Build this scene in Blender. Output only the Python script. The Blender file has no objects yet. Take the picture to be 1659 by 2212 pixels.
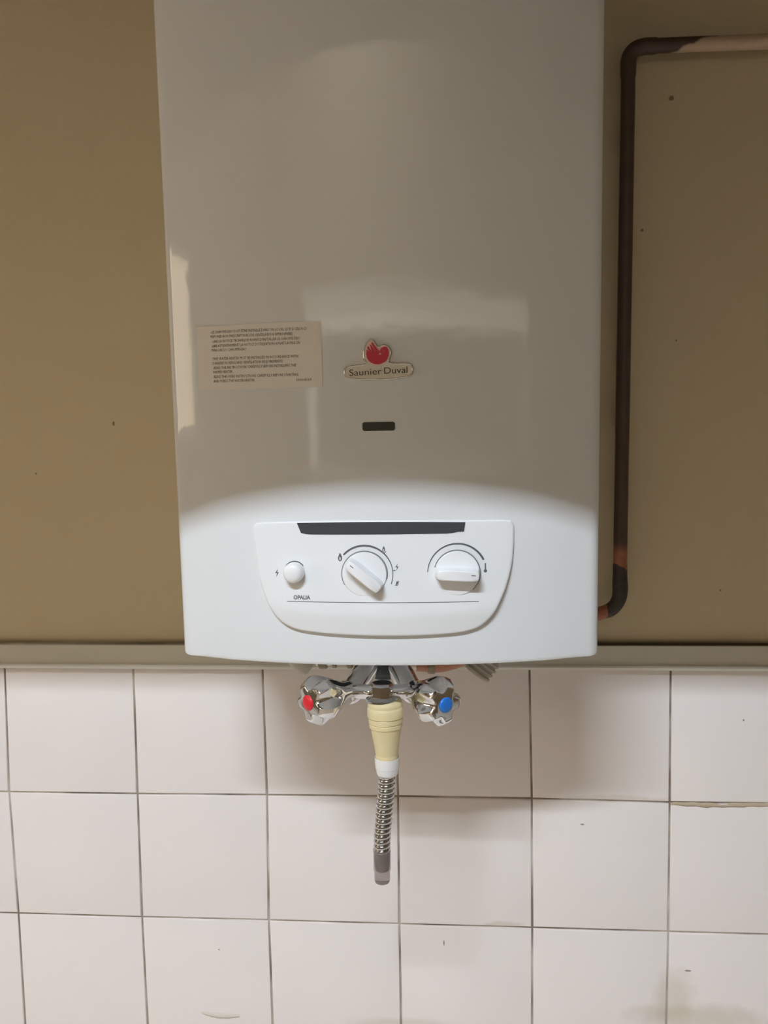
import bpy, bmesh, math, random
from mathutils import Vector, Matrix, Euler, noise
random.seed(7)
C = bpy.context.scene.collection
SC = bpy.context.scene
PI = math.pi

# ------------------------------------------------------------------ camera, world, lights, exposure
CAM_LOC = (0.06057, -0.92844, 1.50985)
PITCH, YAW, ROLL = 0.0932087, -0.0753803, -0.0171115
cd = bpy.data.cameras.new('camera'); cam = bpy.data.objects.new('camera', cd); C.objects.link(cam)
cp, sp, cy, sy = math.cos(PITCH), math.sin(PITCH), math.cos(YAW), math.sin(YAW)
fwd = Vector((sy*cp, cy*cp, -sp)); rr = Vector((cy, -sy, 0)); uu = rr.cross(fwd)
r2 = rr*math.cos(ROLL)+uu*math.sin(ROLL); u2 = -rr*math.sin(ROLL)+uu*math.cos(ROLL)
M = Matrix((r2, u2, -fwd)).transposed().to_4x4(); M.translation = Vector(CAM_LOC)
cam.matrix_world = M
cd.sensor_fit = 'VERTICAL'; cd.sensor_height = 36.0; cd.lens = 36.0*1850/2212
cd.clip_start = 0.02
SC.camera = cam
SC.view_settings.view_transform = 'Standard'; SC.view_settings.look = 'None'
SC.view_settings.gamma = 1; SC.view_settings.use_curve_mapping = False
SC.view_settings.exposure = 0.0
w = bpy.data.worlds.new('world'); SC.world = w; w.use_nodes = True
w.node_tree.nodes['Background'].inputs[0].default_value = (0.9, 0.8, 0.65, 1)
w.node_tree.nodes['Background'].inputs[1].default_value = 0.05
TUBE_POWER = 550.0          # radiance of the fluorescent tube
WINDOW_POWER = 3.7         # radiance of the frosted, lit window on the left
TUBE_COL = (0.86, 0.96, 1.06)
WIN_COL = (1.0, 0.79, 0.55)

# ------------------------------------------------------------------ materials
def srgb(r, g, b):
    f = lambda c: (c/255/12.92) if c/255 <= .04045 else ((c/255+.055)/1.055)**2.4
    return (f(r), f(g), f(b), 1)
def mat(name, col, rough=.5, metal=0, bump=0, bscale=100, var=0, vscale=5, coat=0, trans=0, emit=None, estr=0, ior=1.45, bdist=.001):
    m = bpy.data.materials.new(name); m.use_nodes = True
    nt = m.node_tree; n = nt.nodes; l = nt.links; b = n['Principled BSDF']
    b.inputs['Base Color'].default_value = col; b.inputs['Roughness'].default_value = rough
    b.inputs['Metallic'].default_value = metal; b.inputs['IOR'].default_value = ior
    b.inputs['Coat Weight'].default_value = coat; b.inputs['Coat Roughness'].default_value = .05
    b.inputs['Transmission Weight'].default_value = trans
    if emit: b.inputs['Emission Color'].default_value = emit; b.inputs['Emission Strength'].default_value = estr
    geo = n.new('ShaderNodeNewGeometry')
    if var:
        t = n.new('ShaderNodeTexNoise'); t.inputs['Scale'].default_value = vscale; t.inputs['Detail'].default_value = 4
        l.new(geo.outputs['Position'], t.inputs['Vector'])
        mx = n.new('ShaderNodeMix'); mx.data_type = 'RGBA'; mx.blend_type = 'MIX'; mx.name = 'var'
        l.new(t.outputs['Fac'], mx.inputs[0])
        mx.inputs[6].default_value = tuple(c*(1-var) for c in col[:3])+(1,)
        mx.inputs[7].default_value = tuple(min(1, c*(1+var)) for c in col[:3])+(1,)
        l.new(mx.outputs[2], b.inputs['Base Color'])
    if bump:
        t = n.new('ShaderNodeTexNoise'); t.inputs['Scale'].default_value = bscale; t.inputs['Detail'].default_value = 3
        l.new(geo.outputs['Position'], t.inputs['Vector'])
        bp = n.new('ShaderNodeBump'); bp.inputs['Strength'].default_value = bump; bp.inputs['Distance'].default_value = bdist
        l.new(t.outputs['Fac'], bp.inputs['Height']); l.new(bp.outputs[0], b.inputs['Normal'])
    return m

def math_node(nt, op, a, b=None, c=None, clamp=False):
    n = nt.nodes.new('ShaderNodeMath'); n.operation = op; n.use_clamp = clamp
    for i, v in enumerate((a, b, c)):
        if v is None: continue
        if isinstance(v, (int, float)): n.inputs[i].default_value = v
        else: nt.links.new(v, n.inputs[i])
    return n.outputs[0]
def pos_axes(nt):
    g = nt.nodes.new('ShaderNodeNewGeometry'); s = nt.nodes.new('ShaderNodeSeparateXYZ')
    nt.links.new(g.outputs['Position'], s.inputs[0]); return g.outputs['Position'], s.outputs
def noise_node(nt, vec, scale, detail=3):
    t = nt.nodes.new('ShaderNodeTexNoise'); t.inputs['Scale'].default_value = scale; t.inputs['Detail'].default_value = detail
    nt.links.new(vec, t.inputs['Vector']); return t.outputs['Fac']
def mix_col(nt, fac, a, b):
    mx = nt.nodes.new('ShaderNodeMix'); mx.data_type = 'RGBA'
    if isinstance(fac, (int, float)): mx.inputs[0].default_value = fac
    else: nt.links.new(fac, mx.inputs[0])
    for i, v in ((6, a), (7, b)):
        if isinstance(v, tuple): mx.inputs[i].default_value = v
        else: nt.links.new(v, mx.inputs[i])
    return mx.outputs[2]
def blob(nt, axes, nz, cx, cz, rx, rz, soft=.5, wob=.6):
    """irregular spot of dirt fixed on the wall around (cx, cz)"""
    dx = math_node(nt, 'DIVIDE', math_node(nt, 'SUBTRACT', axes[0], cx), rx)
    dz = math_node(nt, 'DIVIDE', math_node(nt, 'SUBTRACT', axes[2], cz), rz)
    d = math_node(nt, 'SQRT', math_node(nt, 'ADD', math_node(nt, 'MULTIPLY', dx, dx), math_node(nt, 'MULTIPLY', dz, dz)))
    d = math_node(nt, 'ADD', d, math_node(nt, 'MULTIPLY', math_node(nt, 'SUBTRACT', nz, .5), wob*2))
    return math_node(nt, 'MULTIPLY', math_node(nt, 'SUBTRACT', 1+soft/2, d), 1/soft, clamp=True)

WALL_C = srgb(214, 197, 173)
def wall_mat():
    m = mat('cream_wall_paint', WALL_C, .55, bump=.35, bscale=160, bdist=.0006)
    nt = m.node_tree; b = nt.nodes['Principled BSDF']; P, ax = pos_axes(nt)
    n1 = noise_node(nt, P, 3.2, 3); n2 = noise_node(nt, P, 220, 2)
    c = mix_col(nt, n1, srgb(206, 191, 158), srgb(220, 206, 175))
    c = mix_col(nt, math_node(nt, 'MULTIPLY', n2, .25), c, srgb(190, 175, 145))
    dirt = srgb(95, 75, 50)
    for s in ((.2914, 1.8437, .0026, .0024), (-.3082, 1.5242, .0014, .0022), (.2637, 1.7136, .0016, .0014), (.300, 1.60, .001, .001), (-.40, 1.47, .001, .0012), (.35, 1.335, .001, .001)):
        c = mix_col(nt, math_node(nt, 'MULTIPLY', blob(nt, ax, n2, *s), .75), c, dirt)
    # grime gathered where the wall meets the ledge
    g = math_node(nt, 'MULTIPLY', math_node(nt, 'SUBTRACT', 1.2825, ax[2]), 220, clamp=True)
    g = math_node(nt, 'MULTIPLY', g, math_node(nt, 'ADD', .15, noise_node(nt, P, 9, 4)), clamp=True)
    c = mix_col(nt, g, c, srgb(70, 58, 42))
    nt.links.new(c, b.inputs['Base Color']); return m
def tile_mat():
    m = mat('white_wall_tile', srgb(238, 231, 228), .16, bump=.12, bscale=28, bdist=.002)
    nt = m.node_tree; b = nt.nodes['Principled BSDF']; P, ax = pos_axes(nt)
    n1 = noise_node(nt, P, 5, 3); n2 = noise_node(nt, P, 60, 4)
    c = mix_col(nt, n1, srgb(238, 230, 227), srgb(242, 236, 233))
    tan = srgb(196, 184, 160); dark = srgb(70, 60, 52)
    for s, k in (((.335, .852, .07, .013, .8, .5), .45), ((.307, .872, .02, .03, .8, .5), .4), ((.0, .83, .05, .008, .8, .5), .3), ((.118, .9545, .024, .004, .5, .5), .3), ((.245, 1.1035, .05, .0035, .6, .9), .35)):
        c = mix_col(nt, math_node(nt, 'MULTIPLY', blob(nt, ax, n2, *s), k), c, tan)
    for s in ((.0506, .9307, .0008, .0032, .4, .4), (.322, .906, .003, .001, .5, .5), (.205, 1.0735, .0022, .0009, .6, .4), (.376, 1.1935, .0009, .0012), (-.21, .915, .001, .001)):
        c = mix_col(nt, math_node(nt, 'MULTIPLY', blob(nt, ax, n2, *s), .7), c, dark)
    nt.links.new(c, b.inputs['Base Color']); return m
def grout_mat():
    m = mat('grout', srgb(160, 147, 135), .9, bump=.6, bscale=300)
    nt = m.node_tree; b = nt.nodes['Principled BSDF']; P, ax = pos_axes(nt)
    n1 = noise_node(nt, P, 14, 4)
    n1 = math_node(nt, 'MULTIPLY', math_node(nt, 'SUBTRACT', n1, .38), 4, clamp=True)
    c = mix_col(nt, n1, srgb(132, 118, 106), srgb(204, 194, 182))
    nt.links.new(c, b.inputs['Base Color']); return m
def pipe_mat():
    m = mat('tarnished_copper', srgb(70, 52, 44), .45, bump=.4, bscale=260)
    nt = m.node_tree; b = nt.nodes['Principled BSDF']; P, ax = pos_axes(nt)
    n1 = noise_node(nt, P, 45, 4); n2 = noise_node(nt, P, 180, 3)
    c = mix_col(nt, n1, srgb(68, 54, 46), srgb(100, 80, 70))
    black = mix_col(nt, n2, srgb(38, 32, 30), srgb(78, 68, 64))
    cop = mix_col(nt, n2, srgb(140, 82, 58), srgb(182, 122, 96))
    zc = math_node(nt, 'ADD', ax[2], math_node(nt, 'MULTIPLY', math_node(nt, 'SUBTRACT', n1, .5), .012))
    zc2 = math_node(nt, 'ADD', zc, math_node(nt, 'MULTIPLY', math_node(nt, 'SUBTRACT', ax[0], .2405), .35))
    # bare copper band over the blackened solder joint
    c = mix_col(nt, math_node(nt, 'MULTIPLY', math_node(nt, 'SUBTRACT', 1.390, zc), 90, clamp=True), c, cop)
    c = mix_col(nt, math_node(nt, 'MULTIPLY', math_node(nt, 'SUBTRACT', 1.3655, zc2), 900, clamp=True), c, black)
    xc = math_node(nt, 'ADD', ax[0], math_node(nt, 'MULTIPLY', math_node(nt, 'SUBTRACT', n1, .5), .004))
    low = math_node(nt, 'LESS_THAN', ax[2], 1.345)
    c = mix_col(nt, math_node(nt, 'MULTIPLY', low, math_node(nt, 'MULTIPLY', math_node(nt, 'SUBTRACT', .2275, xc), 900, clamp=True)), c, cop)
    # the top run is overpainted with wall paint further right
    edge = math_node(nt, 'ADD', ax[0], math_node(nt, 'MULTIPLY', math_node(nt, 'SUBTRACT', math_node(nt, 'MAXIMUM', ax[2], 1.875), 1.889), -3.0))
    edge = math_node(nt, 'ADD', edge, math_node(nt, 'MULTIPLY', math_node(nt, 'SUBTRACT', n1, .5), .05))
    c = mix_col(nt, math_node(nt, 'MULTIPLY', math_node(nt, 'SUBTRACT', edge, .314), 120, clamp=True), c, mix_col(nt, n2, srgb(196, 172, 146), srgb(214, 190, 164)))
    nt.links.new(c, b.inputs['Base Color']); return m
def ledge_mat():
    m = mat('ledge_paint', srgb(222, 214, 198), .42, bump=.2, bscale=60)
    nt = m.node_tree; b = nt.nodes['Principled BSDF']; P, ax = pos_axes(nt)
    n1 = noise_node(nt, P, 12, 4)
    c = mix_col(nt, n1, srgb(218, 216, 204), srgb(228, 226, 215))
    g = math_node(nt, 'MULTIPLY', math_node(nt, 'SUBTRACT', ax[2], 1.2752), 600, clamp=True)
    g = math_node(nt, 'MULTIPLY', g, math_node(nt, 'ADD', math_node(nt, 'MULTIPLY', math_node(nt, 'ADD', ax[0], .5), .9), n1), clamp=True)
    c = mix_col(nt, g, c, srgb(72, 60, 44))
    nt.links.new(c, b.inputs['Base Color']); return m

M_ = dict(
    wall=wall_mat(), tile=tile_mat(), grout=grout_mat(), pipe=pipe_mat(), ledge=ledge_mat(),
    enamel=mat('white_enamel', srgb(232, 236, 239), .05, bump=.15, bscale=70, bdist=.0005, ior=1.55),
    plastic=mat('white_plastic', srgb(238, 241, 244), .3),
    knob=mat('knob_plastic', srgb(242, 244, 247), .28),
    dark=mat('dark_smoked_plastic', srgb(62, 65, 69), .45),
    sight=mat('dark_sight_glass', srgb(58, 60, 54), .4),
    ink=mat('grey_ink', srgb(96, 99, 104), .5),
    ink2=mat('black_ink', srgb(84, 76, 62), .5),
    logoink=mat('dark_brown_ink', srgb(62, 50, 34), .4),
    sticker=mat('sticker_paper', srgb(238, 235, 230), .5),
    chrome=mat('chrome', (.83, .84, .86, 1), .06, metal=1),
    hosem=mat('hose_metal', (.60, .61, .62, 1), .16, metal=1),
    chrome2=mat('dull_chrome', (.55, .55, .55, 1), .22, metal=1),
    face=mat('handle_face_chrome', (.60, .61, .60, 1), .16, metal=1),
    brass=mat('dull_brass', srgb(120, 108, 86), .3, metal=.9),
    copper=mat('copper', srgb(170, 116, 92), .42, metal=.4),
    red=mat('red_index', srgb(222, 44, 56), .3), blue=mat('blue_index', srgb(40, 120, 215), .3),
    logored=mat('red_logo_enamel', srgb(200, 40, 62), .25),
    badge=mat('badge_resin', srgb(226, 222, 208), .12, coat=.5),
    rim=mat('badge_rim', (.62, .60, .54, 1), .12, metal=.85),
    rubber=mat('cream_rubber', srgb(228, 213, 168), .42, var=.06, vscale=60, bump=.15, bscale=200),
    clamp=mat('white_nylon', srgb(238, 238, 238), .25, coat=.3),
    smoky=mat('smoky_clear_plastic', srgb(196, 186, 182), .12, trans=.75, ior=1.3, var=.2, vscale=120),
    smokyin=mat('hose_core', srgb(134, 118, 112), .35, var=.25, vscale=180),
    under=mat('dark_underside', srgb(70, 76, 80), .35, metal=.3), plate=mat('galvanised_plate', srgb(225, 230, 234), .4),
    greyp=mat('grey_plastic', srgb(172, 166, 150), .45, var=.15, vscale=50),
    ceil=mat('ceiling_paint', srgb(140, 120, 92), .7), soffit=mat('soffit_paint', srgb(108, 90, 66), .7), room=mat('room_paint', srgb(132, 112, 86), .6), floor=mat('floor_tile', srgb(208, 188, 164), .4),
    frame=mat('window_frame_paint', srgb(235, 232, 222), .4),
    night=mat('dark_window_pane', srgb(60, 62, 60), .08),
    lit2=mat('frosted_pane_dim', srgb(210, 205, 195), .4, emit=(1, .93, .8, 1), estr=1.1), top=mat('pale_bounce_surface', srgb(234, 226, 216), .3),
    lit=mat('frosted_lit_pane', srgb(230, 220, 200), .4, emit=WIN_COL+(1,), estr=WINDOW_POWER),
    tube=mat('lamp_tube_glass', srgb(240, 240, 240), .3, emit=TUBE_COL+(1,), estr=TUBE_POWER),
    metalw=mat('white_metal', srgb(230, 230, 228), .4),
)

# ------------------------------------------------------------------ helpers
def link(name, me, m=None, parent=None, smooth=True, angle=None):
    if m: me.materials.append(m)
    if smooth:
        for p in me.polygons: p.use_smooth = True
        if angle is not None and hasattr(me, 'set_sharp_from_angle'): me.set_sharp_from_angle(angle=math.radians(angle))
    o = bpy.data.objects.new(name, me); C.objects.link(o)
    if parent: o.parent = parent; o.matrix_parent_inverse = Matrix.Translation(-Vector(parent.get('_o', (0, 0, 0))))
    return o
def from_bm(name, bm, m=None, parent=None, smooth=True, angle=35):
    bmesh.ops.remove_doubles(bm, verts=bm.verts, dist=1e-6)
    bmesh.ops.recalc_face_normals(bm, faces=bm.faces)
    me = bpy.data.meshes.new(name); bm.to_mesh(me); bm.free()
    return link(name, me, m, parent, smooth, angle)
def thing(name, loc, label, cat, group=None):
    o = bpy.data.objects.new(name, None); C.objects.link(o); o.location = loc; o.empty_display_size = .02
    o['label'] = label; o['category'] = cat; o['_o'] = loc
    if group: o['group'] = group
    return o
def structure(o): o['kind'] = 'structure'; return o
def box(bm, x0, x1, y0, y1, z0, z1):
    v = [bm.verts.new((x, y, z)) for x in (x0, x1) for y in (y0, y1) for z in (z0, z1)]
    for f in ((0, 1, 3, 2), (4, 6, 7, 5), (0, 4, 5, 1), (2, 3, 7, 6), (0, 2, 6, 4), (1, 5, 7, 3)): bm.faces.new([v[i] for i in f])
def bevel_all(bm, w, seg=2):
    bmesh.ops.bevel(bm, geom=list(bm.edges), offset=w, segments=seg, affect='EDGES', profile=.5)
def loft(bm, rings, close=True, cap0=False, cap1=False):
    R = [[bm.verts.new(p) for p in r] for r in rings]; n = len(R[0])
    for a, b in zip(R, R[1:]):
        for i in range(n if close else n-1):
            j = (i+1) % n; bm.faces.new((a[i], a[j], b[j], b[i]))
    if cap0: bm.faces.new(list(reversed(R[0])))
    if cap1: bm.faces.new(R[-1])
    return R
def basis(d):
    d = Vector(d).normalized(); a = Vector((0, 0, 1)) if abs(d.z) < .9 else Vector((1, 0, 0))
    u = a.cross(d).normalized(); return u, d.cross(u), d
def lathe(bm, prof, org, axis=(0, 0, 1), n=40, cap0=True, cap1=True, rf=None):
    """prof: (distance along axis, radius); rf(theta, s) scales the radius"""
    u, v, d = basis(axis); org = Vector(org); rings = []
    for s, r in prof:
        rings.append([org+d*s+(u*math.cos(t)+v*math.sin(t))*r*(rf(t, s) if rf else 1) for t in [2*PI*i/n for i in range(n)]])
    return loft(bm, rings, cap0=cap0, cap1=cap1)
def spline(pts, n=12):
    """Catmull-Rom through points"""
    pts = [Vector(p) for p in pts]; P = [pts[0]*2-pts[1]]+pts+[pts[-1]*2-pts[-2]]; out = []
    for i in range(1, len(P)-2):
        for k in range(n):
            t = k/n; a, b, c, d = P[i-1:i+3]
            out.append(.5*((2*b)+(c-a)*t+(2*a-5*b+4*c-d)*t*t+(3*b-a-3*c+d)*t**3))
    out.append(pts[-1]); return out
def closed_spline(pts, n=6):
    out = []; L = len(pts); pts = [Vector(p) for p in pts]
    for i in range(L):
        a, b, c, d = pts[i-1], pts[i], pts[(i+1) % L], pts[(i+2) % L]
        for k in range(n):
            t = k/n; out.append(.5*((2*b)+(c-a)*t+(2*a-5*b+4*c-d)*t*t+(3*b-a-3*c+d)*t**3))
    return out
def sweep(bm, path, rad, n=24, cap=True, rfun=None):
    """tube along path; rad number or fn(t 0..1); rfun(theta, length)"""
    path = [Vector(p) for p in path]; rings = []; L = 0; N = len(path)
    up = None
    for i, p in enumerate(path):
        d = (path[min(i+1, N-1)]-path[max(i-1, 0)]).normalized()
        if up is None: up = basis(d)[0]
        up = (up-d*up.dot(d)).normalized(); v = d.cross(up)
        if i: L += (p-path[i-1]).length
        r = rad(i/(N-1)) if callable(rad) else rad
        rings.append([p+(up*math.cos(t)+v*math.sin(t))*(r+(rfun(t, L) if rfun else 0)) for t in [2*PI*k/n for k in range(n)]])
    loft(bm, rings, cap0=cap, cap1=cap)

# heater front: bowed sheet, leaning forward a little towards the top
XC, HW, ZB, ZT = .008, .1750, 1.324, 1.985
def Yf(x, z):
    u = min(1, abs(x-XC)/HW); return -(.230+.031*(1-u**2)+.028*(z-ZB))
def h_panel(x, z):
    t = max(0, min(1, (1.441-z)/.075)); h = .0012+.0056*t
    zl = 1.3650+.95*(x-.009)**2
    if z < zl: h -= .16*(zl-z)
    return h
def Yp(x, z): return Yf(x, z)-h_panel(x, z)
def fill_poly(loops, yfun, th=0.0, bottom=0.0):
    """flat shape(s) in the x-z plane laid on the surface yfun, raised by th with side walls"""
    bm = bmesh.new()
    for lp in loops:
        vs = [bm.verts.new((p[0], 0, p[1])) for p in lp]
        for i in range(len(vs)): bm.edges.new((vs[i], vs[(i+1) % len(vs)]))
    bmesh.ops.triangle_fill(bm, edges=bm.edges, use_beauty=True, use_dissolve=False)
    if th > 0:
        fs = list(bm.faces); ed = [e for e in bm.edges if len(e.link_faces) == 1]
        r = bmesh.ops.extrude_edge_only(bm, edges=ed)
        for v in [g for g in r['geom'] if isinstance(g, bmesh.types.BMVert)]: v.co.y = 1
    for v in bm.verts:
        back = v.co.y > .5
        v.co.y = yfun(v.co.x, v.co.z)-(bottom if back else bottom+th)
    return bm
def strip(top, bot, yfun, th, rnd=0):
    """band between two polylines of equal length"""
    bm = bmesh.new(); rows = []
    for (a, b) in zip(top, bot):
        rows.append([bm.verts.new((a[0], yfun(*a)+.0002, a[1])), bm.verts.new((a[0], yfun(*a)-th, a[1])), bm.verts.new((b[0], yfun(*b)-th, b[1])), bm.verts.new((b[0], yfun(*b)+.0002, b[1]))])
    for p, q in zip(rows, rows[1:]):
        for i in range(3): bm.faces.new((p[i], p[i+1], q[i+1], q[i]))
    bm.faces.new(rows[0]); bm.faces.new(rows[-1][::-1])
    return bm
def text_mesh(name, lines, yfun, m, parent, th=.00015, res=2, bold=0.0):
    """lines: (string, x0, x1, baseline z0, z1, cap height)"""
    bm = bmesh.new()
    for s, x0, x1, z0, z1, cap in lines:
        cu = bpy.data.curves.new('t', 'FONT'); cu.body = s; cu.size = 1; cu.resolution_u = res; cu.offset = bold; cu.fill_mode = 'FRONT'
        ob = bpy.data.objects.new('t', cu); C.objects.link(ob)
        me = bpy.data.meshes.new_from_object(ob.evaluated_get(bpy.context.evaluated_depsgraph_get()))
        xs = [v.co.x for v in me.vertices]; a, b = min(xs), max(xs); sy_ = cap/.70
        base = len(bm.verts)
        for v in me.vertices:
            t = (v.co.x-a)/(b-a); x = x0+(x1-x0)*t; z = z0+(z1-z0)*t+v.co.y*sy_
            bm.verts.new((x, yfun(x, z)-th, z))
        bm.verts.ensure_lookup_table()
        for p in me.polygons:
            try: bm.faces.new([bm.verts[base+i] for i in p.vertices])
            except ValueError: pass
        bpy.data.objects.remove(ob); bpy.data.curves.remove(cu); bpy.data.meshes.remove(me)
    me = bpy.data.meshes.new(name); bm.to_mesh(me); bm.free()
    for p in me.polygons:
        if p.normal.y > 0: p.flip()
    return link(name, me, m, parent, smooth=False)

# ------------------------------------------------------------------ room shell
RX0, RX1, RY, RZ = -1.75, 1.95, -3.10, 3.32
# wall behind the heater, upper plaster part (5 mm in front of the tile bed) and tile bed
bm = bmesh.new(); box(bm, RX0, RX1, 0.0, .12, 1.2525, RZ)
wall = structure(from_bm('wall_back', bm, M_['wall'], smooth=False)); wall['_o'] = (0, 0, 0)
bm = bmesh.new(); box(bm, RX0, RX1, -.0016, .12, 0, 1.2525)
bed = from_bm('grout_bed', bm, M_['grout'], wall, smooth=False)
bm = bmesh.new(); box(bm, RX0, RX1, RY, .12, -.08, 0); structure(from_bm('floor', bm, M_['floor'], smooth=False))
bm = bmesh.new(); box(bm, RX0, RX1, RY, .12, RZ, RZ+.08); structure(from_bm('ceiling', bm, M_['ceil'], smooth=False))
bm = bmesh.new(); box(bm, RX1, RX1+.1, RY, .12, 0, RZ); structure(from_bm('wall_right', bm, M_['room'], smooth=False))
# left wall with window opening
WY0, WY1, WZ0, WZ1 = -1.31, -.42, 1.42, 1.98
bm = bmesh.new()
box(bm, RX0-.1, RX0, RY, WY0, 0, RZ); box(bm, RX0-.1, RX0, WY1, .12, 0, RZ); box(bm, RX0-.1, RX0, WY0, WY1, 0, WZ0); box(bm, RX0-.1, RX0, WY0, WY1, WZ1, RZ)
structure(from_bm('wall_left', bm, M_['room'], smooth=False))
bm = bmesh.new(); t = .04
box(bm, RX0-.07, RX0-.02, WY0, WY0+t, WZ0, WZ1); box(bm, RX0-.07, RX0-.02, WY1-t, WY1, WZ0, WZ1)
box(bm, RX0-.07, RX0-.02, WY0+t, WY1-t, WZ0, WZ0+t); box(bm, RX0-.07, RX0-.02, WY0+t, WY1-t, WZ1-t, WZ1)
win1 = structure(from_bm('window_1', bm, M_['frame'], smooth=False)); win1['_o'] = (0, 0, 0)
bm = bmesh.new(); box(bm, RX0-.05, RX0-.04, WY0+t, WY1-t, WZ0+t, WZ1-t)
from_bm('pane', bm, M_['lit'], win1, smooth=False)
# rear wall (behind the photographer) with a wide dark window in a white frame
QX0, QX1, QZ0, QZ1 = -1.2, 1.85, 1.16, 1.94
bm = bmesh.new()
box(bm, RX0, QX0, RY-.1, RY, 0, RZ); box(bm, QX1, RX1, RY-.1, RY, 0, RZ); box(bm, QX0, QX1, RY-.1, RY, 0, QZ0); box(bm, QX0, QX1, RY-.1, RY, QZ1, RZ)
structure(from_bm('wall_front', bm, M_['room'], smooth=False))
bm = bmesh.new(); t = .03
XT0, XT1, ZTR = QX0+.16, QX1-.09, QZ1-.17      # side lights and fanlight around the dark middle sash
box(bm, QX0, QX0+t, RY-.05, RY+.02, QZ0, QZ1); box(bm, QX1-t, QX1, RY-.05, RY+.02, QZ0, QZ1)
box(bm, QX0+t, QX1-t, RY-.05, RY+.02, QZ0, QZ0+.05); box(bm, QX0+t, QX1-t, RY-.05, RY+.02, QZ1-t, QZ1)
box(bm, XT0, XT1, RY-.05, RY+.02, ZTR-t, ZTR)
box(bm, XT0-t, XT0, RY-.05, RY+.02, QZ0+.05, ZTR); box(bm, XT1, XT1+t, RY-.05, RY+.02, QZ0+.05, ZTR)
win2 = structure(from_bm('window_2', bm, M_['frame'], smooth=False)); win2['_o'] = (0, 0, 0)
def pane(x0, x1, z0, z1, m):
    bm = bmesh.new(); box(bm, x0, x1, RY-.04, RY-.03, z0, z1); from_bm('pane', bm, m, win2, smooth=False)
pane(XT0, XT1, QZ0+.05, ZTR-t, M_['night']); pane(QX0+t, QX1-t, ZTR, QZ1-t, M_['lit2'])
pane(QX0+t, XT0-t, QZ0+.05, ZTR, M_['lit2']); pane(XT1+t, QX1-t, QZ0+.05, ZTR, M_['lit2'])
# pale worktop added out of view to bounce light up onto the heater
bm = bmesh.new(); box(bm, RX0, RX1, -.62, .0, .72, .76); bevel_all(bm, .003); structure(from_bm('added_bounce_slab', bm, M_['top']))
# dropped soffit over the heater: its lower front edge cuts the tube light
SOF_Y, SOF_Z = -.908, 2.027
bm = bmesh.new(); box(bm, RX0, RX1, SOF_Y, 0, SOF_Z, RZ)
structure(from_bm('trim_2', bm, M_['soffit'], smooth=False))

# tiles: joint corners as laid (slightly uneven), 150 mm pitch
JX = [[-.4483, -.2971, -.1488, -.0008, .1474, .2985], [-.4516, -.2988, -.1479, .0011, .1497, .2995], [-.4492, -.3000, -.1503, .0003, .1501, .3000], [-.4490, -.2990, -.1495, .0005, .1498, .2990]]
JZ = [[1.2500]*6, [1.1006, 1.1007, 1.1016, 1.1025, 1.1022, 1.1000], [.9526, .9520, .9521, .9517, .9514, .9507], [.8020]*6]
def joint(i, j):
    """i: column line (0..5 seen, beyond extrapolated), j: row line"""
    jj = min(j, 3); k = max(0, min(5, i))
    x = JX[jj][k]+(i-k)*.1495; z = JZ[jj][k]-(j-jj)*.1495
    rnd = random.Random(i*31+j*7)
    if j > 3 or i != k: x += rnd.uniform(-.0006, .0006); z += rnd.uniform(-.0006, .0006) if j else 0
    return x, z
for j in range(9):
    for i in range(-9, 16):
        if i < 0 and joint(i+1, j)[0] < RX0+.01: continue
        if joint(i, j)[0] > RX1-.01: continue
        rnd = random.Random(i*17+j*101); g = .0011
        c = [joint(i, j), joint(i+1, j), joint(i+1, j+1), joint(i, j+1)]
        sx = (1, -1, -1, 1); sz = (-1, -1, 1, 1)
        proud = -.0032-rnd.uniform(0, .0005); tx = rnd.uniform(-.0016, .0016); tz = rnd.uniform(-.0016, .0016)
        cxm = sum(p[0] for p in c)/4; czm = sum(p[1] for p in c)/4
        bm = bmesh.new(); rings = []
        for inset, yy in ((0, .0025), (0, proud+.0010), (.0004, proud+.0003), (.0013, proud)):
            r = []
            for k, (x, z) in enumerate(c):
                xx = max(RX0, min(RX1, x+sx[k]*(g+inset))); zz = max(.001, z+sz[k]*(g+inset))
                r.append((xx, yy+(tx*(xx-cxm)+tz*(zz-czm)) if yy < .002 else yy, zz))
            rings.append(r)
        loft(bm, rings, cap1=True)
        from_bm('tile', bm, M_['tile'], bed.parent, smooth=True, angle=50)
# old sealant smeared over one joint, and a lump of dried plaster
def smear(name, path, wid, th, m, yy=-.0034):
    bm = bmesh.new(); rnd = random.Random(3); rows = []
    N = len(path)
    for i, (x, z) in enumerate(path):
        e = max(0, math.sin(PI*i/(N-1)))**.4 if name == 'plaster_lump' else 1
        wv = max(.0003, wid[i % len(wid)] if isinstance(wid, list) else wid)*e*rnd.uniform(.85, 1.15)
        rows.append([bm.verts.new((x, yy+.004, z+wv)), bm.verts.new((x, yy-th*.7, z+wv*.7)), bm.verts.new((x, yy-th, z)), bm.verts.new((x, yy-th*.6, z-wv*.75)), bm.verts.new((x, yy+.004, z-wv))])
    for p, q in zip(rows, rows[1:]):
        for k in range(4): bm.faces.new((p[k], p[k+1], q[k+1], q[k]))
    return from_bm(name, bm, m, wall, angle=80)
m_seal = mat('old_sealant', srgb(190, 172, 148), .6, bump=.4, bscale=120, var=.08, vscale=80)
m_plas = mat('dried_plaster', srgb(222, 214, 202), .7, bump=.4, bscale=150)
pz = [(.3005+.0055*k, 1.0985-.0012*math.exp(-((k-9)/5)**2)+.0004*math.sin(k*1.7)) for k in range(28)]
smear('joint_sealant', pz, [.0012, .0016, .0020, .0024, .0026, .0028, .003, .0030, .0026, .0022, .0018, .0019, .0022, .0024, .0022, .002, .0018, .0016, .0014, .0014], .0006, m_seal)
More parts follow.
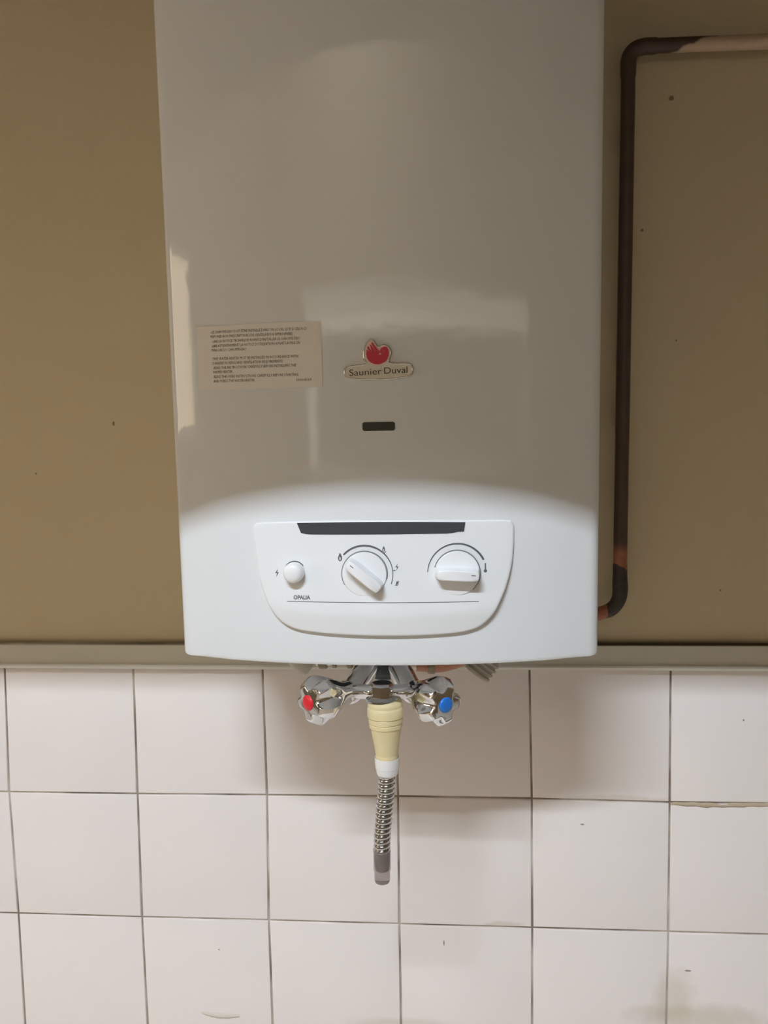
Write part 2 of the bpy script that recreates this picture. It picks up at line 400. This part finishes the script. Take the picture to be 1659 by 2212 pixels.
pz = [(-.2340+.0018*k, .8372-.0042*(k/26)-.0016*math.sin(k/26*PI*1.3)) for k in range(27)]
smear('plaster_lump', pz, .0040, .0014, m_plas)
pz = [(.0975+.0018*k, .9545+.0012*math.sin(PI*k/18)) for k in range(19)]
smear('sealant_trace', pz, .0009, .0003, mat('sealant_trace', srgb(214, 204, 194), .6))

# ledge strip that closes the top of the tiles
prof = [(.002, 1.2778), (-.0050, 1.2776), (-.0066, 1.2768), (-.0072, 1.2755), (-.0082, 1.2600), (-.0090, 1.2560), (-.0122, 1.2548), (-.0132, 1.2532), (-.0126, 1.2508), (-.0100, 1.2496), (.002, 1.2496)]
bm = bmesh.new(); rings = []
for k in range(75):
    x = RX0+(RX1-RX0)*k/74; dz = .0006*noise.noise(Vector((x*3, 0, 0)))
    rings.append([(x, y, z+dz*(1 if y < 0 else 0)) for y, z in prof])
loft(bm, rings, cap0=True, cap1=True)
structure(from_bm('trim_1', bm, M_['ledge'], angle=25))

# ------------------------------------------------------------------ fluorescent lamp on the ceiling, behind the photographer
LX, LY, LZ, LL = -.46, -2.28, 3.22, .50
lamp = thing('fluorescent_lamp', (LX, LY, RZ), 'white fluorescent ceiling lamp with a long opal cover', 'lamp')
bm = bmesh.new(); box(bm, LX-LL-.03, LX+LL+.03, LY-.04, LY+.04, LZ+.022, RZ); bevel_all(bm, .004); from_bm('housing', bm, M_['metalw'], lamp)
bm = bmesh.new(); box(bm, LX-LL, LX+LL, LY-.017, LY+.017, LZ-.004, LZ+.0215); bevel_all(bm, .006); from_bm('opal_cover', bm, M_['tube'], lamp)
for s in (-1, 1):
    bm = bmesh.new(); box(bm, LX+s*(LL+.014)-.013, LX+s*(LL+.014)+.013, LY-.020, LY+.020, LZ-.007, LZ+.0215); bevel_all(bm, .003)
    from_bm('end_cap', bm, M_['metalw'], lamp)

# ------------------------------------------------------------------ water heater
HO = (XC, 0, ZB)
heater = thing('water_heater', HO, 'white wall-mounted gas water heater with bowed front panel', 'water heater')
RC = .014
def section(z, inset=0):
    """half-outline of the casing at height z, back-left to back-right"""
    p = []
    w_ = HW-inset; yb = -(.230+.028*(z-ZB)); r = RC
    p += [(XC-w_, -.0125), (XC-w_, -.06), (XC-w_, -.12), (XC-w_, -.18), (XC-w_, yb+r+.004)]
    sl = .062/HW   # front slope at the edge
    a1 = PI/2-math.atan(sl)
    # corner arc from pointing left to pointing front
    cx, cy_ = XC-w_+r, yb+r-.0015
    for k in range(9):
        a = a1*k/8; p.append((cx-r*math.cos(a), cy_-r*math.sin(a)))
    x_s = p[-1][0]; off = p[-1][1]-Yf(x_s, z)
    N = 36; xe = 2*XC-x_s
    for k in range(1, N):
        x = x_s+(xe-x_s)*k/N; fade = max(0, 1-min(k, N-k)/4.0)
        p.append((x, Yf(x, z)+off*fade+inset))
    L = p[:14]; p += [(2*XC-x, y) for x, y in reversed(L)]
    return p
bm = bmesh.new(); rings = []
rings.append([(x, y, ZB+.012) for x, y in section(ZB, .0030)])
for ins, z in ((.0030, ZB+.0025), (.0022, ZB+.0006), (.0010, ZB), (.0002, ZB+.0010), (0, ZB+.003)): rings.append([(x, y, z) for x, y in section(z, ins)])
for k in range(1, 24): z = ZB+.003+(ZT-.012-ZB-.003)*k/23; rings.append([(x, y, z) for x, y in section(z)])
for ins, z in ((.002, ZT-.004), (.008, ZT)): rings.append([(x, y, z) for x, y in section(z, ins)])
loft(bm, rings, close=True, cap1=True)
casing = from_bm('casing', bm, M_['enamel'], heater, angle=60)
bm = bmesh.new(); loft(bm, [[(x, y, ZB+.011) for x, y in section(ZB, .003)], [(x, y, ZB+.015) for x, y in section(ZB, .003)]], cap0=True, cap1=True)
from_bm('bottom_plate', bm, M_['plate'], heater, smooth=False)
for a_, b_ in ((-.034, -.020), (.034, .046)):
    bm = bmesh.new(); box(bm, a_, b_, -.235, -.205, ZB-.0035, ZB+.0105); bevel_all(bm, .0008); from_bm('mounting_tab', bm, M_['metalw'], heater)

# control panel
outl = [(-.0945, 1.4375), (-.0962, 1.4329), (-.0952, 1.4224), (-.0925, 1.4014), (-.0887, 1.3845), (-.0830, 1.3707), (-.0747, 1.3602), (-.0649, 1.3545), (-.0508, 1.3517), (-.0226, 1.3497), (.0186, 1.3489), (.0594, 1.3502), (.0770, 1.3527), (.0867, 1.3571), (.0950, 1.3654), (.1010, 1.3765), (.1062, 1.3895), (.1104, 1.4074), (.1120, 1.4300), (.1108, 1.4372), (.1041, 1.4394), (.0646, 1.4402), (.018, 1.4411), (-.0291, 1.4411), (-.0858, 1.4393)]
O_ = [(v.x, v.y) for v in closed_spline([(a, b, 0) for a, b in outl], 6)]
pc = (.008, 1.398)
bm = bmesh.new(); rings = []
def ring(s, d, yoff):
    r = []
    for x, z in O_:
        L = math.hypot(x-pc[0], z-pc[1]); k = s*(1-d/L)
        X, Z = pc[0]+(x-pc[0])*k, pc[1]+(z-pc[1])*k
        r.append((X, Yf(X, Z)-(h_panel(X, Z)+yoff if yoff is not None else -.001), Z))
    return r
rings += [ring(1, 0, None), ring(1, 0, -.0012), ring(1, .0004, -.0005), ring(1, .0012, -.0001), ring(1, .0022, 0)]
for s in (.94, .90, .86, .82, .78, .74, .70, .64, .56, .46, .34, .2, .08): rings.append(ring(s, 0, 0))
loft(bm, rings, cap1=True)
panel = from_bm('control_panel', bm, M_['plastic'], heater, angle=40)
# dark display strip
top = [(-.0591+(.0736+.0591)*k/30, 0) for k in range(31)]
tops, bots = [], []
for k in range(31):
    t = k/30
    xt = -.0592+(.1329)*t; xb = -.0560+(.1285)*t
    zt = 1.4393+.0010*math.sin(PI*t)-.0006*t
    e = min(t, 1-t)*30
    zb = 1.4303+(.0012 if e < 1 else .0003 if e < 2 else 0)
    tops.append((xt, zt)); bots.append((xb, zb))
from_bm('display_strip', strip(tops, bots, Yp, .0004), M_['dark'], panel, angle=30)
def outside(name, m, loops, parent=None, th=.00022):
    return from_bm(name, fill_poly(loops, Yp, th), m, parent or panel, smooth=False)
# printed marks on the panel
lt = [(-.0683+(.1519)*k/24, 1.37705-.0005*k/24) for k in range(25)]; lb = [(x, z-.00042) for x, z in lt]
from_bm('printed_line', strip(lt, lb, Yp, .0002), M_['ink'], panel, smooth=False)
def arc(cx, cz, r, a0, a1, w0, w1, n=28, split=None):
    A, B = [], []
    for k in range(n+1):
        t = k/n; a = math.radians(a0+(a1-a0)*t)
        if split: wv = w0 if t < split[0] else w0+(w1-w0)*min(1, (t-split[0])/(split[1]-split[0]))
        else: wv = w0+(w1-w0)*t
        A.append((cx+(r+wv/2)*math.cos(a), cz+(r+wv/2)*math.sin(a))); B.append((cx+(r-wv/2)*math.cos(a), cz+(r-wv/2)*math.sin(a)))
    return A+B[::-1]
def circle(cx, cz, r, n=16): return [(cx+r*math.cos(2*PI*k/n), cz+r*math.sin(2*PI*k/n)) for k in range(n)]
K1 = (-.0055, 1.3992); K2 = (.0669, 1.3991)
a1_ = arc(*K1, .0223, 136, -21, .0014, .0006, split=(.42, .75))
tick = lambda c, r0, r1, a, w_: [(c[0]+r0*math.cos(a)-w_*math.sin(a), c[1]+r0*math.sin(a)+w_*math.cos(a)), (c[0]+r0*math.cos(a)+w_*math.sin(a), c[1]+r0*math.sin(a)-w_*math.cos(a)), (c[0]+r1*math.cos(a)+w_*math.sin(a), c[1]+r1*math.sin(a)-w_*math.cos(a)), (c[0]+r1*math.cos(a)-w_*math.sin(a), c[1]+r1*math.sin(a)+w_*math.cos(a))]
outside('dial_scale', M_['ink'], [a1_]); 
outside('dial_tick', M_['ink'], [tick(K1, .0224, .0246, math.radians(46), .0003)])
outside('dial_tick', M_['ink'], [tick(K1, .0224, .0244, math.radians(6.5), .0003)])
outside('dial_scale', M_['ink'], [arc(*K2, .0230, 177, 27, .0006, .0016)])
outside('dial_scale_end', M_['ink'], [circle(K2[0]+.023*math.cos(math.radians(27)), K2[1]+.023*math.sin(math.radians(27)), .0008)], th=.0003)
outside('dial_scale_end', M_['ink'], [circle(K1[0]+.0223*math.cos(math.radians(136)), K1[1]+.0223*math.sin(math.radians(136)), .0007)], th=.0003)
def flame(cx, cz, s):
    o = closed_spline([(0, 1, 0), (.38, .35, 0), (.5, -.2, 0), (.38, -.75, 0), (0, -1, 0), (-.38, -.75, 0), (-.5, -.2, 0), (-.30, .35, 0)], 3)
    i = closed_spline([(.0, .15, 0), (.16, -.25, 0), (.16, -.6, 0), (0, -.8, 0), (-.16, -.6, 0), (-.16, -.25, 0)], 3)
    return [[(cx+p.x*s, cz+p.y*s) for p in o], [(cx+p.x*s, cz+p.y*s) for p in i]]
def bolt(cx, cz, s): return [[(cx+a*s, cz+b*s) for a, b in ((.25, 1), (-.45, -.05), (.05, .02), (-.2, -1), (.45, .22), (-.02, .12))]]
outside('flame_symbol', M_['ink'], flame(-.0248, 1.4125, .0033)); outside('flame_symbol', M_['ink'], flame(.0098, 1.4188, .0022))
outside('flame_symbol', M_['ink'], flame(.0200, 1.3918, .0019)); outside('strike_line', M_['ink'], [[(.0184, 1.3902), (.0187, 1.3899), (.0217, 1.3934), (.0214, 1.3937)]], th=.0004)
outside('spark_symbol', M_['ink'], bolt(.0200, 1.4044, .0028)); outside('spark_symbol', M_['ink'], bolt(-.0765, 1.3992, .0032))
outside('thermometer_symbol', M_['ink'], [circle(.0890, 1.4002, .0013)])
outside('thermometer_symbol', M_['ink'], [[(.0885, 1.4006), (.0895, 1.4006), (.0895, 1.4062), (.0885, 1.4062)]], th=.0003)
text_mesh('model_lettering', [('OPALIA', -.0630, -.0493, 1.3785, 1.3788, .0031)], Yp, M_['ink'], panel, th=.0002, res=4, bold=.03)

# knobs (axis along the panel normal)
def knob(name, c, ang, marker_sign):
    X, Z = c; org = Vector((X, Yp(X, Z), Z)); nx = .00196*1000*(X-XC)/1.0
    nrm = Vector((1.96*(X-XC)*1.0*.5, -1, -.045)).normalized(); u = Vector((0, 0, 1)).cross(nrm).normalized()*1; u = nrm.cross(Vector((0, 0, 1))).normalized(); v = u.cross(nrm).normalized()
    if v.z < 0: v = -v
    if u.x < 0: u = -u
    bm = bmesh.new()
    lathe(bm, [(-.001, .0184), (.0003, .0184), (.0003, .0170)], org, nrm, n=56, cap0=False, cap1=False)
    ringo = from_bm('knob_gap', bm, mat('knob_gap', srgb(130, 132, 136), .6), panel)
    bm = bmesh.new()
    lathe(bm, [(-.001, .0176), (.0012, .0176), (.0018, .0172), (.0019, .0165), (.0021, .012), (.0022, .004)], org, nrm, n=56, cap0=False)
    # ridge: tapered grip across the dial
    a = math.radians(ang); d = u*math.cos(a)+v*math.sin(a); e = -u*math.sin(a)+v*math.cos(a)
    rings = []
    for hgt, L, W_ in ((.0015, .0172, .0054), (.006, .0168, .0049), (.0105, .0163, .0044), (.0118, .0160, .0041), (.0123, .0153, .0034)):
        r = []
        for k in range(28):
            t = 2*PI*k/28; cs, sn = math.cos(t), math.sin(t)
            ex = 5; rad = (abs(cs)**ex+abs(sn)**ex)**(-1/ex)
            r.append(org+nrm*hgt+d*(cs*rad*L)+e*(sn*rad*W_))
        rings.append(r)
    loft(bm, rings, cap0=True, cap1=True)
    kn = from_bm(name, bm, M_['knob'], heater, angle=35)
    bm = bmesh.new()
    c0 = org+nrm*.01235+d*(.0118*marker_sign)
    vs = [bm.verts.new(c0+d*i_*.0017+e*(j_*.0003+.0009)) for i_, j_ in ((-1, -1), (1, -1), (1, 1), (-1, 1))]; bm.faces.new(vs)
    from_bm('pointer_mark', bm, M_['ink'], kn, smooth=False)
    return kn
k1 = knob('gas_knob', K1, -40, -1); k1['label'] = 'round white knob with its grip bar turned diagonally'
k2 = knob('temperature_knob', K2, -3, 1); k2['label'] = 'round white knob with its grip bar turned level'
# push button
bx_, bz_ = -.0615, 1.4005; org = (bx_, Yp(bx_, bz_), bz_); nb = Vector((-.05, -1, -.02))
bm = bmesh.new(); lathe(bm, [(-.001, .0087), (.00025, .0087), (.00025, .0078)], org, nb, n=40, cap0=False, cap1=False); from_bm('button_gap', bm, M_['under'], panel)
bm = bmesh.new(); lathe(bm, [(-.001, .0081), (.0060, .0081), (.0076, .0078), (.0090, .0068), (.0099, .0050), (.0103, .0028), (.0104, .0008)], org, nb, n=40, cap0=False)
from_bm('ignition_button', bm, M_['knob'], heater, angle=60)

# sight window, sticker, badge
def rrect(x0, x1, z0, z1, r, n=5):
    o = []
    for cx, cz, a0 in ((x1-r, z1-r, 0), (x0+r, z1-r, 90), (x0+r, z0+r, 180), (x1-r, z0+r, 270)):
        for k in range(n+1): a = math.radians(a0+90*k/n); o.append((cx+r*math.cos(a), cz+r*math.sin(a)))
    return o
from_bm('sight_window', fill_poly([rrect(-.0050, .0202, 1.5108, 1.5176, .0018)], Yf, .0004), M_['sight'], heater, smooth=False)
sx0, sx1, sz0, sz1 = -.1384, -.0353, 1.5455, 1.5955
bm = bmesh.new(); N = 20; rows = []
for k in range(N+1):
    x = sx0+(sx1-sx0)*k/N; rows.append([bm.verts.new((x, Yf(x, z)-.00025, z)) for z in (sz0, (sz0+sz1)/2, sz1)])
for p, q in zip(rows, rows[1:]):
    for i in range(2): bm.faces.new((p[i], p[i+1], q[i+1], q[i]))
st = from_bm('warning_sticker', bm, M_['sticker'], heater); ch = .0021
T = [('-LE CHAUFFE-EAU DOIT ÊTRE INSTALLÉ DANS UN LOCAL QUE SI CELUI-CI', -.1259, -.0472, 1.5898, 1.5891), ('RÉPOND AUX PRESCRIPTIONS DE VENTILATION APPROPRIÉES', -.1261, -.058, 1.5863, 1.5856),
     ("-LIRE LA NOTICE TECHNIQUE AVANT D'INSTALLER LE CHAUFFE-EAU", -.1252, -.0526, 1.5826, 1.5819), ("-LIRE ATTENTIVEMENT LA NOTICE D'UTILISATION AVANT LA MISE EN", -.1258, -.0524, 1.579, 1.5786),
     ('MARCHE DU CHAUFFE-EAU', -.1259, -.0965, 1.5757, 1.5754), ('-THIS WATER HEATER MUST BE INSTALLED IN ACCORDANCE WITH', -.1259, -.0543, 1.5689, 1.5683),
     ('CURRENT FLUEING AND VENTILATION REQUIREMENTS', -.126, -.0668, 1.5654, 1.565), ('-READ THE INSTRUCTIONS CAREFULLY BEFORE INSTALLING THE', -.1253, -.0559, 1.5618, 1.5615),
     ('WATER HEATER', -.1255, -.1088, 1.5585, 1.5585), ('-READ THE USERS INSTRUCTIONS CAREFULLY BEFORE STARTING', -.1255, -.0546, 1.5548, 1.5543), ('AND USING THE WATER HEATER', -.1253, -.0903, 1.5514, 1.5511), ('10004569', -.0558, -.0439, 1.5502, 1.5501)]
text_mesh('printed_text', [t+(ch,) for t in T], Yf, M_['ink2'], st, th=.00042, res=1, bold=.0)

bo = [(.0036, 1.5808), (.0010, 1.5796), (-.0012, 1.577), (-.0027, 1.5731), (-.0033, 1.5693), (-.0031, 1.5655), (-.0015, 1.5630), (-.0030, 1.5619), (-.009, 1.5614), (-.0142, 1.5608), (-.0172, 1.5596), (-.0184, 1.557), (-.0182, 1.5536), (-.0165, 1.5514), (-.0122, 1.5503), (-.001, 1.5494), (.0098, 1.5491), (.0205, 1.5498), (.0304, 1.5511), (.0334, 1.5525), (.0349, 1.555), (.0351, 1.5583), (.0341, 1.5607), (.0316, 1.5619), (.0255, 1.5622), (.0195, 1.5624), (.0168, 1.5634), (.0179, 1.5663), (.0188, 1.5692), (.0185, 1.5721), (.0167, 1.5747), (.0139, 1.5763), (.0112, 1.5761), (.0090, 1.5750), (.0077, 1.5762), (.0057, 1.5793)]
def inset_poly(P_, d):
    A = sum(P_[i-1][0]*P_[i][1]-P_[i][0]*P_[i-1][1] for i in range(len(P_))); sgn = 1 if A > 0 else -1; o = []
    for i, p in enumerate(P_):
        a, b = Vector(P_[i-2]), Vector(P_[(i+2) % len(P_)]); t = (b-a).normalized(); n_ = Vector((-t.y, t.x))*sgn
        o.append((p[0]+n_.x*d, p[1]+n_.y*d))
    return o
BO = [(v.x, v.y) for v in closed_spline([(a, b, 0) for a, b in bo], 4)]
bm = bmesh.new()
loft(bm, [[(x, Yf(x, z)+o2, z) for x, z in inset_poly(BO, d)] for d, o2 in ((0, .0003), (0, -.0010), (.0003, -.0016), (.0007, -.0018), (.0011, -.0017), (.0013, -.0013))])
badge = from_bm('maker_badge', fill_poly([inset_poly(BO, .0009)], Yf, .0004, .0011), M_['badge'], heater, smooth=False)
from_bm('badge_rim', bm, M_['rim'], badge, angle=60)
bird = [(-.0006, 1.5688), (-.0007, 1.5701), (-.0003, 1.5711), (-.0007, 1.5722), (-.0001, 1.5725), (.0009, 1.5713), (.0016, 1.5706), (.0006, 1.5726), (.0001, 1.574), (.0007, 1.5752), (.0013, 1.5749), (.0026, 1.5727), (.0036, 1.5706), (.0026, 1.5746), (.0022, 1.5761), (.0027, 1.5765), (.0035, 1.5754), (.0053, 1.5724), (.0064, 1.5706), (.0047, 1.5741), (.0035, 1.5767), (.0033, 1.5775), (.0038, 1.5780), (.0048, 1.5772), (.0064, 1.5749), (.0094, 1.5711), (.0102, 1.5725), (.0116, 1.5739), (.0137, 1.5744), (.0154, 1.5736), (.0163, 1.5718), (.0165, 1.5688), (.0159, 1.5663), (.0144, 1.5638), (.0118, 1.5622), (.0083, 1.5613), (.0045, 1.5619), (.0015, 1.5637), (-.0002, 1.5663)]
bird = bird[:27]+[(v.x, v.y) for v in spline([(a, b, 0) for a, b in bird[26:]]+[(bird[0][0], bird[0][1], 0)], 4)][1:-1]
halo = inset_poly([(v.x, v.y) for v in closed_spline([(a, b, 0) for a, b in [(.0036, 1.5791), (.0010, 1.5778), (-.0006, 1.5757), (-.0016, 1.572), (-.0014, 1.566), (.0006, 1.563), (.0045, 1.5608), (.0083, 1.5603), (.0118, 1.5611), (.0150, 1.5632), (.0168, 1.5662), (.0175, 1.5690), (.0172, 1.572), (.016, 1.5741), (.0138, 1.5753), (.0112, 1.575), (.0095, 1.5733), (.0075, 1.5752)]], 4)], 0)
from_bm('emblem_ground', fill_poly([halo], Yf, .0001, .00155), mat('pale_pink_enamel', srgb(240, 205, 195), .2), badge, smooth=False)
em = from_bm('bird_emblem', fill_poly([bird, circle(.0129, 1.5712, .00035, 8), [(.0098, 1.5703), (.0088, 1.5685), (.0111, 1.5686)]], Yf, .0001, .0018), M_['logored'], badge, smooth=False)
text_mesh('badge_lettering', [('Saunier', -.0141, .0108, 1.5530, 1.5538, .0049), ('Duval', .0128, .0305, 1.5540, 1.5545, .0049)], Yf, M_['logoink'], badge, th=.00165, res=4, bold=-.004)

# pipe stubs and fittings that hang out below the casing
bm = bmesh.new(); lathe(bm, [(0, .021), (.004, .023), (.020, .023), (.022, .019), (.052, .018)], (-.0030, -.125, 1.281), (0, 0, 1), n=32)
lathe(bm, [(0, .010), (.002, .0135), (.006, .0145)], (-.003, -.125, 1.2745), (0, 0, 1), n=24)
from_bm('valve_block', bm, M_['under'], heater)
bm = bmesh.new(); sweep(bm, spline([(.030, -.150, 1.2985), (.055, -.150, 1.2985), (.078, -.148, 1.309), (.092, -.145, 1.335)], 8), .0105, 20)
from_bm('copper_stub', bm, M_['copper'], heater)
bm = bmesh.new(); lathe(bm, [(0, .0118), (.001, .0125), (.006, .0125), (.007, .0118)], (.040, -.150, 1.2985), (1, 0, 0), n=24); from_bm('brass_collar', bm, M_['brass'], heater)
bm = bmesh.new(); prof = [(0, .0100), (.0008, .0122)]
for k in range(9): s0 = .002+k*.0048; prof += [(s0, .0130), (s0+.0016, .0130), (s0+.0024, .0112), (s0+.0036, .0112)]
lathe(bm, prof, (.0845, -.150, 1.2845), (.55, .12, .75), n=32); from_bm('ribbed_sleeve', bm, M_['greyp'], heater, angle=50)
bm = bmesh.new(); sweep(bm, [(-.066, -.140, 1.300), (-.018, -.135, 1.300)], .0100, 24)
from_bm('inlet_pipe', bm, M_['chrome2'], heater)
for xx, r_, l_ in ((-.063, .0125, .008), (-.050, .0118, .004), (-.036, .0122, .005)):
    bm = bmesh.new(); lathe(bm, [(0, r_-.001), (.0008, r_), (l_-.0008, r_), (l_, r_-.001)], (xx, -.140, 1.300), (1, 0, 0), n=28); from_bm('union_ring', bm, M_['brass'], heater)
bm = bmesh.new(); sweep(bm, spline([(-.068, -.135, 1.292), (-.073, -.135, 1.296), (-.078, -.133, 1.306), (-.080, -.130, 1.336)], 6), lambda t: .013+.006*min(1, t*2.2), 24)
from_bm('grey_elbow', bm, M_['greyp'], heater)

# ------------------------------------------------------------------ mixer tap
TZ = 1.2795
tap = thing('mixer_tap', (0, -.185, TZ), 'chrome two-handle mixer tap hanging under the water heater', 'tap')
bl, br = Vector((-.0300, -.187, TZ)), Vector((.0290, -.187, TZ+.0006))
dl = Vector((-.66, -.75, .02)).normalized(); dr = Vector((.60, -.80, .0)).normalized()
def valve(base, d, end):
    bm = bmesh.new()
    path = spline([base+d*.003, base-d*.006, (base-d*.012+end)/2+Vector((0, 0, .004)), end], 10)
    sweep(bm, path, lambda t: .0098+.0012*math.sin(PI*t), 28)
    return from_bm('valve_arm', bm, M_['chrome'], tap)
valve(bl, dl, Vector((-.0120, -.135, 1.293))); valve(br, dr, Vector((.0070, -.135, 1.293)))
bm = bmesh.new(); sweep(bm, spline([bl+Vector((-.001, .004, 0)), (-.017, -.196, TZ+.003), (-.0005, -.204, TZ+.0052), (.0165, -.196, TZ+.0032), br+Vector((.001, .004, 0))], 10), lambda t: .0064, 24)
from_bm('cross_bar', bm, M_['chrome'], tap)
ox, oy = .0012, -.2040
bm = bmesh.new(); lathe(bm, [(0, .0090), (.0008, .0102), (.0110, .0104), (.0128, .0094), (.0133, .0070)], (ox, oy, 1.2800), (0, 0, 1), n=8)
from_bm('outlet_nut', bm, M_['chrome'], tap, angle=20)
bm = bmesh.new(); lathe(bm, [(0, .0135), (.0006, .0142), (.0020, .0142), (.0024, .0125), (.0045, .0105)], (ox, oy, 1.2772), (0, 0, 1), n=40)
from_bm('outlet_flange', bm, M_['chrome2'], tap)
for s, base, d, ph in ((-1, bl, dl, .35), (1, br, dr, .10)):
    L = .0465
    def rf(t, sdist, ph=ph):
        k = max(0, min(1, (sdist-.008)/.026)); q = (5*(t+ph)/(2*PI)) % 1.0
        c = abs(q-.5)*2            # 0 middle of the flute, 1 on the lobe
        fl = 1-min(1, max(0, (c-.0)/.62))**2
        return 1-.30*k*fl+.02*k
    bm = bmesh.new()
    prof = [(0, .0088), (.001, .0104), (.004, .0108), (.008, .0118), (.014, .0142), (.020, .0168), (.026, .0192), (.031, .0207), (.0345, .0213), (.0360, .0212), (.0440, .0172), (.0452, .0160), (.0460, .0146)]
    lathe(bm, prof, base, d, n=100, rf=rf, cap0=True, cap1=True)
    hd = from_bm('handle', bm, M_['chrome'], tap, angle=22)
    bm = bmesh.new(); lathe(bm, [(.0455, .0140), (.0461, .0138), (.0464, .0128)], base, d, n=100, rf=rf, cap0=False, cap1=True)
    from_bm('handle_face', bm, M_['face'], hd, angle=40)
    bm = bmesh.new(); lathe(bm, [(.0455, .0068), (.0470, .0067), (.0478, .0058), (.0483, .0040), (.0485, .0015)], base, d, n=36, cap0=False)
    cp_ = from_bm('hot_index' if s < 0 else 'cold_index', bm, M_['red' if s < 0 else 'blue'], hd, angle=60)
    cp_['label'] = 'red round index cap' if s < 0 else 'blue round index cap'

# ------------------------------------------------------------------ flexible hose pushed onto the outlet
hose = thing('flexible_tap_hose', (.004, -.205, 1.110), 'short metal flexible hose hanging from cream rubber tap adaptor', 'hose')
def zz(px): return 1.278-(px-1512)/2410
prof = []
def P_(Y, rpx): prof.append((zz(1480+Y/4.811), rpx/4.811/2/2517))
for Y, rp in ((150, 300), (160, 350), (175, 366), (195, 370), (212, 364), (222, 374), (240, 384), (290, 388), (314, 386), (319, 366), (324, 360), (331, 368), (374, 364), (379, 350), (384, 344), (390, 356), (424, 352), (430, 332), (450, 322), (520, 298), (600, 270), (690, 244), (706, 240), (710, 234), (716, 238), (740, 240), (830, 236)): P_(Y, rp)
bm = bmesh.new(); AX = Vector((.0012*.9, 0, -1)).normalized()
top_ = Vector((.0040, -.205, prof[0][0]))
lathe(bm, [(prof[0][0]-z, r) for z, r in prof], top_, Vector((.018, 0, -1)), n=56)
from_bm('rubber_adaptor', bm, M_['rubber'], hose, angle=24)
bm = bmesh.new(); z0 = zz(1480+745/4.811); z1 = zz(1480+925/4.811)
cA = Vector((.0050, -.205, z0)); Lc = z0-z1
lathe(bm, [(.003, .0097), (0, .0104), (0, .0109), (.004, .0109), (Lc*.6, .0104), (Lc*.62, .0100), (Lc-.001, .0094), (Lc, .0088), (Lc, .0070)], cA, Vector((-.01, 0, -1)), n=48, cap0=False)
box(bm, .0118, .0138, -.2090, -.2015, z1+.002, z0-.001)
from_bm('hose_clamp', bm, M_['clamp'], hose, angle=40)
hx = [(.0047, -.205, z1+.004), (.0043, -.205, zz(1690)), (.0030, -.205, zz(1725)), (.0012, -.205, zz(1765)), (-.0004, -.205, zz(1805)), (-.0010, -.205, zz(1842))]
hp = spline(hx, 40)
pitch = .0046
def rib(t, L):
    q = (L/pitch-t/(2*PI)) % 1.0
    return .0008*(1-(abs(q-.5)*2)**2.2)-.0007*(1 if q < .1 or q > .9 else 0)
bm = bmesh.new(); sweep(bm, hp, .0068, 36, rfun=rib); from_bm('spiral_hose', bm, M_['hosem'], hose, angle=60)
e0 = Vector((-.0010, -.205, zz(1838)))
bm = bmesh.new(); lathe(bm, [(0, .0069), (0, .0077), (.018, .0077), (.0195, .0071), (.0275, .0070), (.0298, .0064), (.0305, .0052), (.0302, .0035)], e0, Vector((-.005, 0, -1)), n=40, cap0=True)
en = from_bm('clear_end_tube', bm, M_['smoky'], hose, angle=50)
bm = bmesh.new(); lathe(bm, [(.0005, .0052), (.015, .0048), (.019, .0040), (.0195, .0015)], e0, Vector((0, 0, -1)), n=24); from_bm('tube_core', bm, M_['smokyin'], en)

# ------------------------------------------------------------------ copper gas pipe on the wall
PY = -.020
gp = [(1.60, PY, 1.8862), (1.0, PY, 1.8862), (.45, PY, 1.8858), (.36, PY, 1.8862), (.30, PY, 1.8870), (.270, PY, 1.8872)]
gp += [(.2575, PY, 1.8868), (.2492, PY, 1.8835), (.2448, PY, 1.8765), (.2440, PY, 1.866), (.2440, PY, 1.84)]
path = spline(gp[:6], 10)[:-1]+spline(gp[5:], 8)
path += [Vector((.2440+(.2403-.2440)*k/20, PY, 1.84+(1.372-1.84)*k/20)) for k in range(1, 21)]
elb = spline([(.2403, PY, 1.371), (.2403, PY, 1.350), (.2405, PY, 1.338), (.2385, PY, 1.328), (.232, PY, 1.3195), (.2215, PY, 1.3150), (.200, PY, 1.3100), (.150, PY-.002, 1.300)], 8)
path += elb
rnd = random.Random(5)
def prad(t):
    i = int(round(t*(len(path)-1))); p = path[i]
    r = .0071
    if p.z < 1.368 and p.x > .2270: r = .0074+.0006*math.exp(-((p.z-1.342)/.012)**2)
    if p.z > 1.86 and p.x < .272: r = .0078
    return r+.00015*noise.noise(p*90)
bm = bmesh.new(); sweep(bm, path, prad, 28)
gpipe = thing('gas_pipe', (.2403, PY, 1.31), 'dark tarnished copper pipe bent around the right side of the heater', 'pipe')
from_bm('pipe_run', bm, M_['pipe'], gpipe, angle=70)
for p in ((.2435, 1.800), (.2415, 1.520), (.52, 1.886), (1.2, 1.886), (1.59, 1.886)):
    bm = bmesh.new(); horizontal = p[0] > .4
    if horizontal: box(bm, p[0]-.005, p[0]+.005, -.014, -.0003, p[1]-.004, p[1]+.004)
    else: box(bm, p[0]-.003, p[0]+.003, -.0145, -.0003, p[1]-.005, p[1]+.005)
    from_bm('pipe_clip', bm, M_['pipe'], gpipe, smooth=False)
for o in list(bpy.data.objects):
    if '_o' in o.keys(): del o['_o']
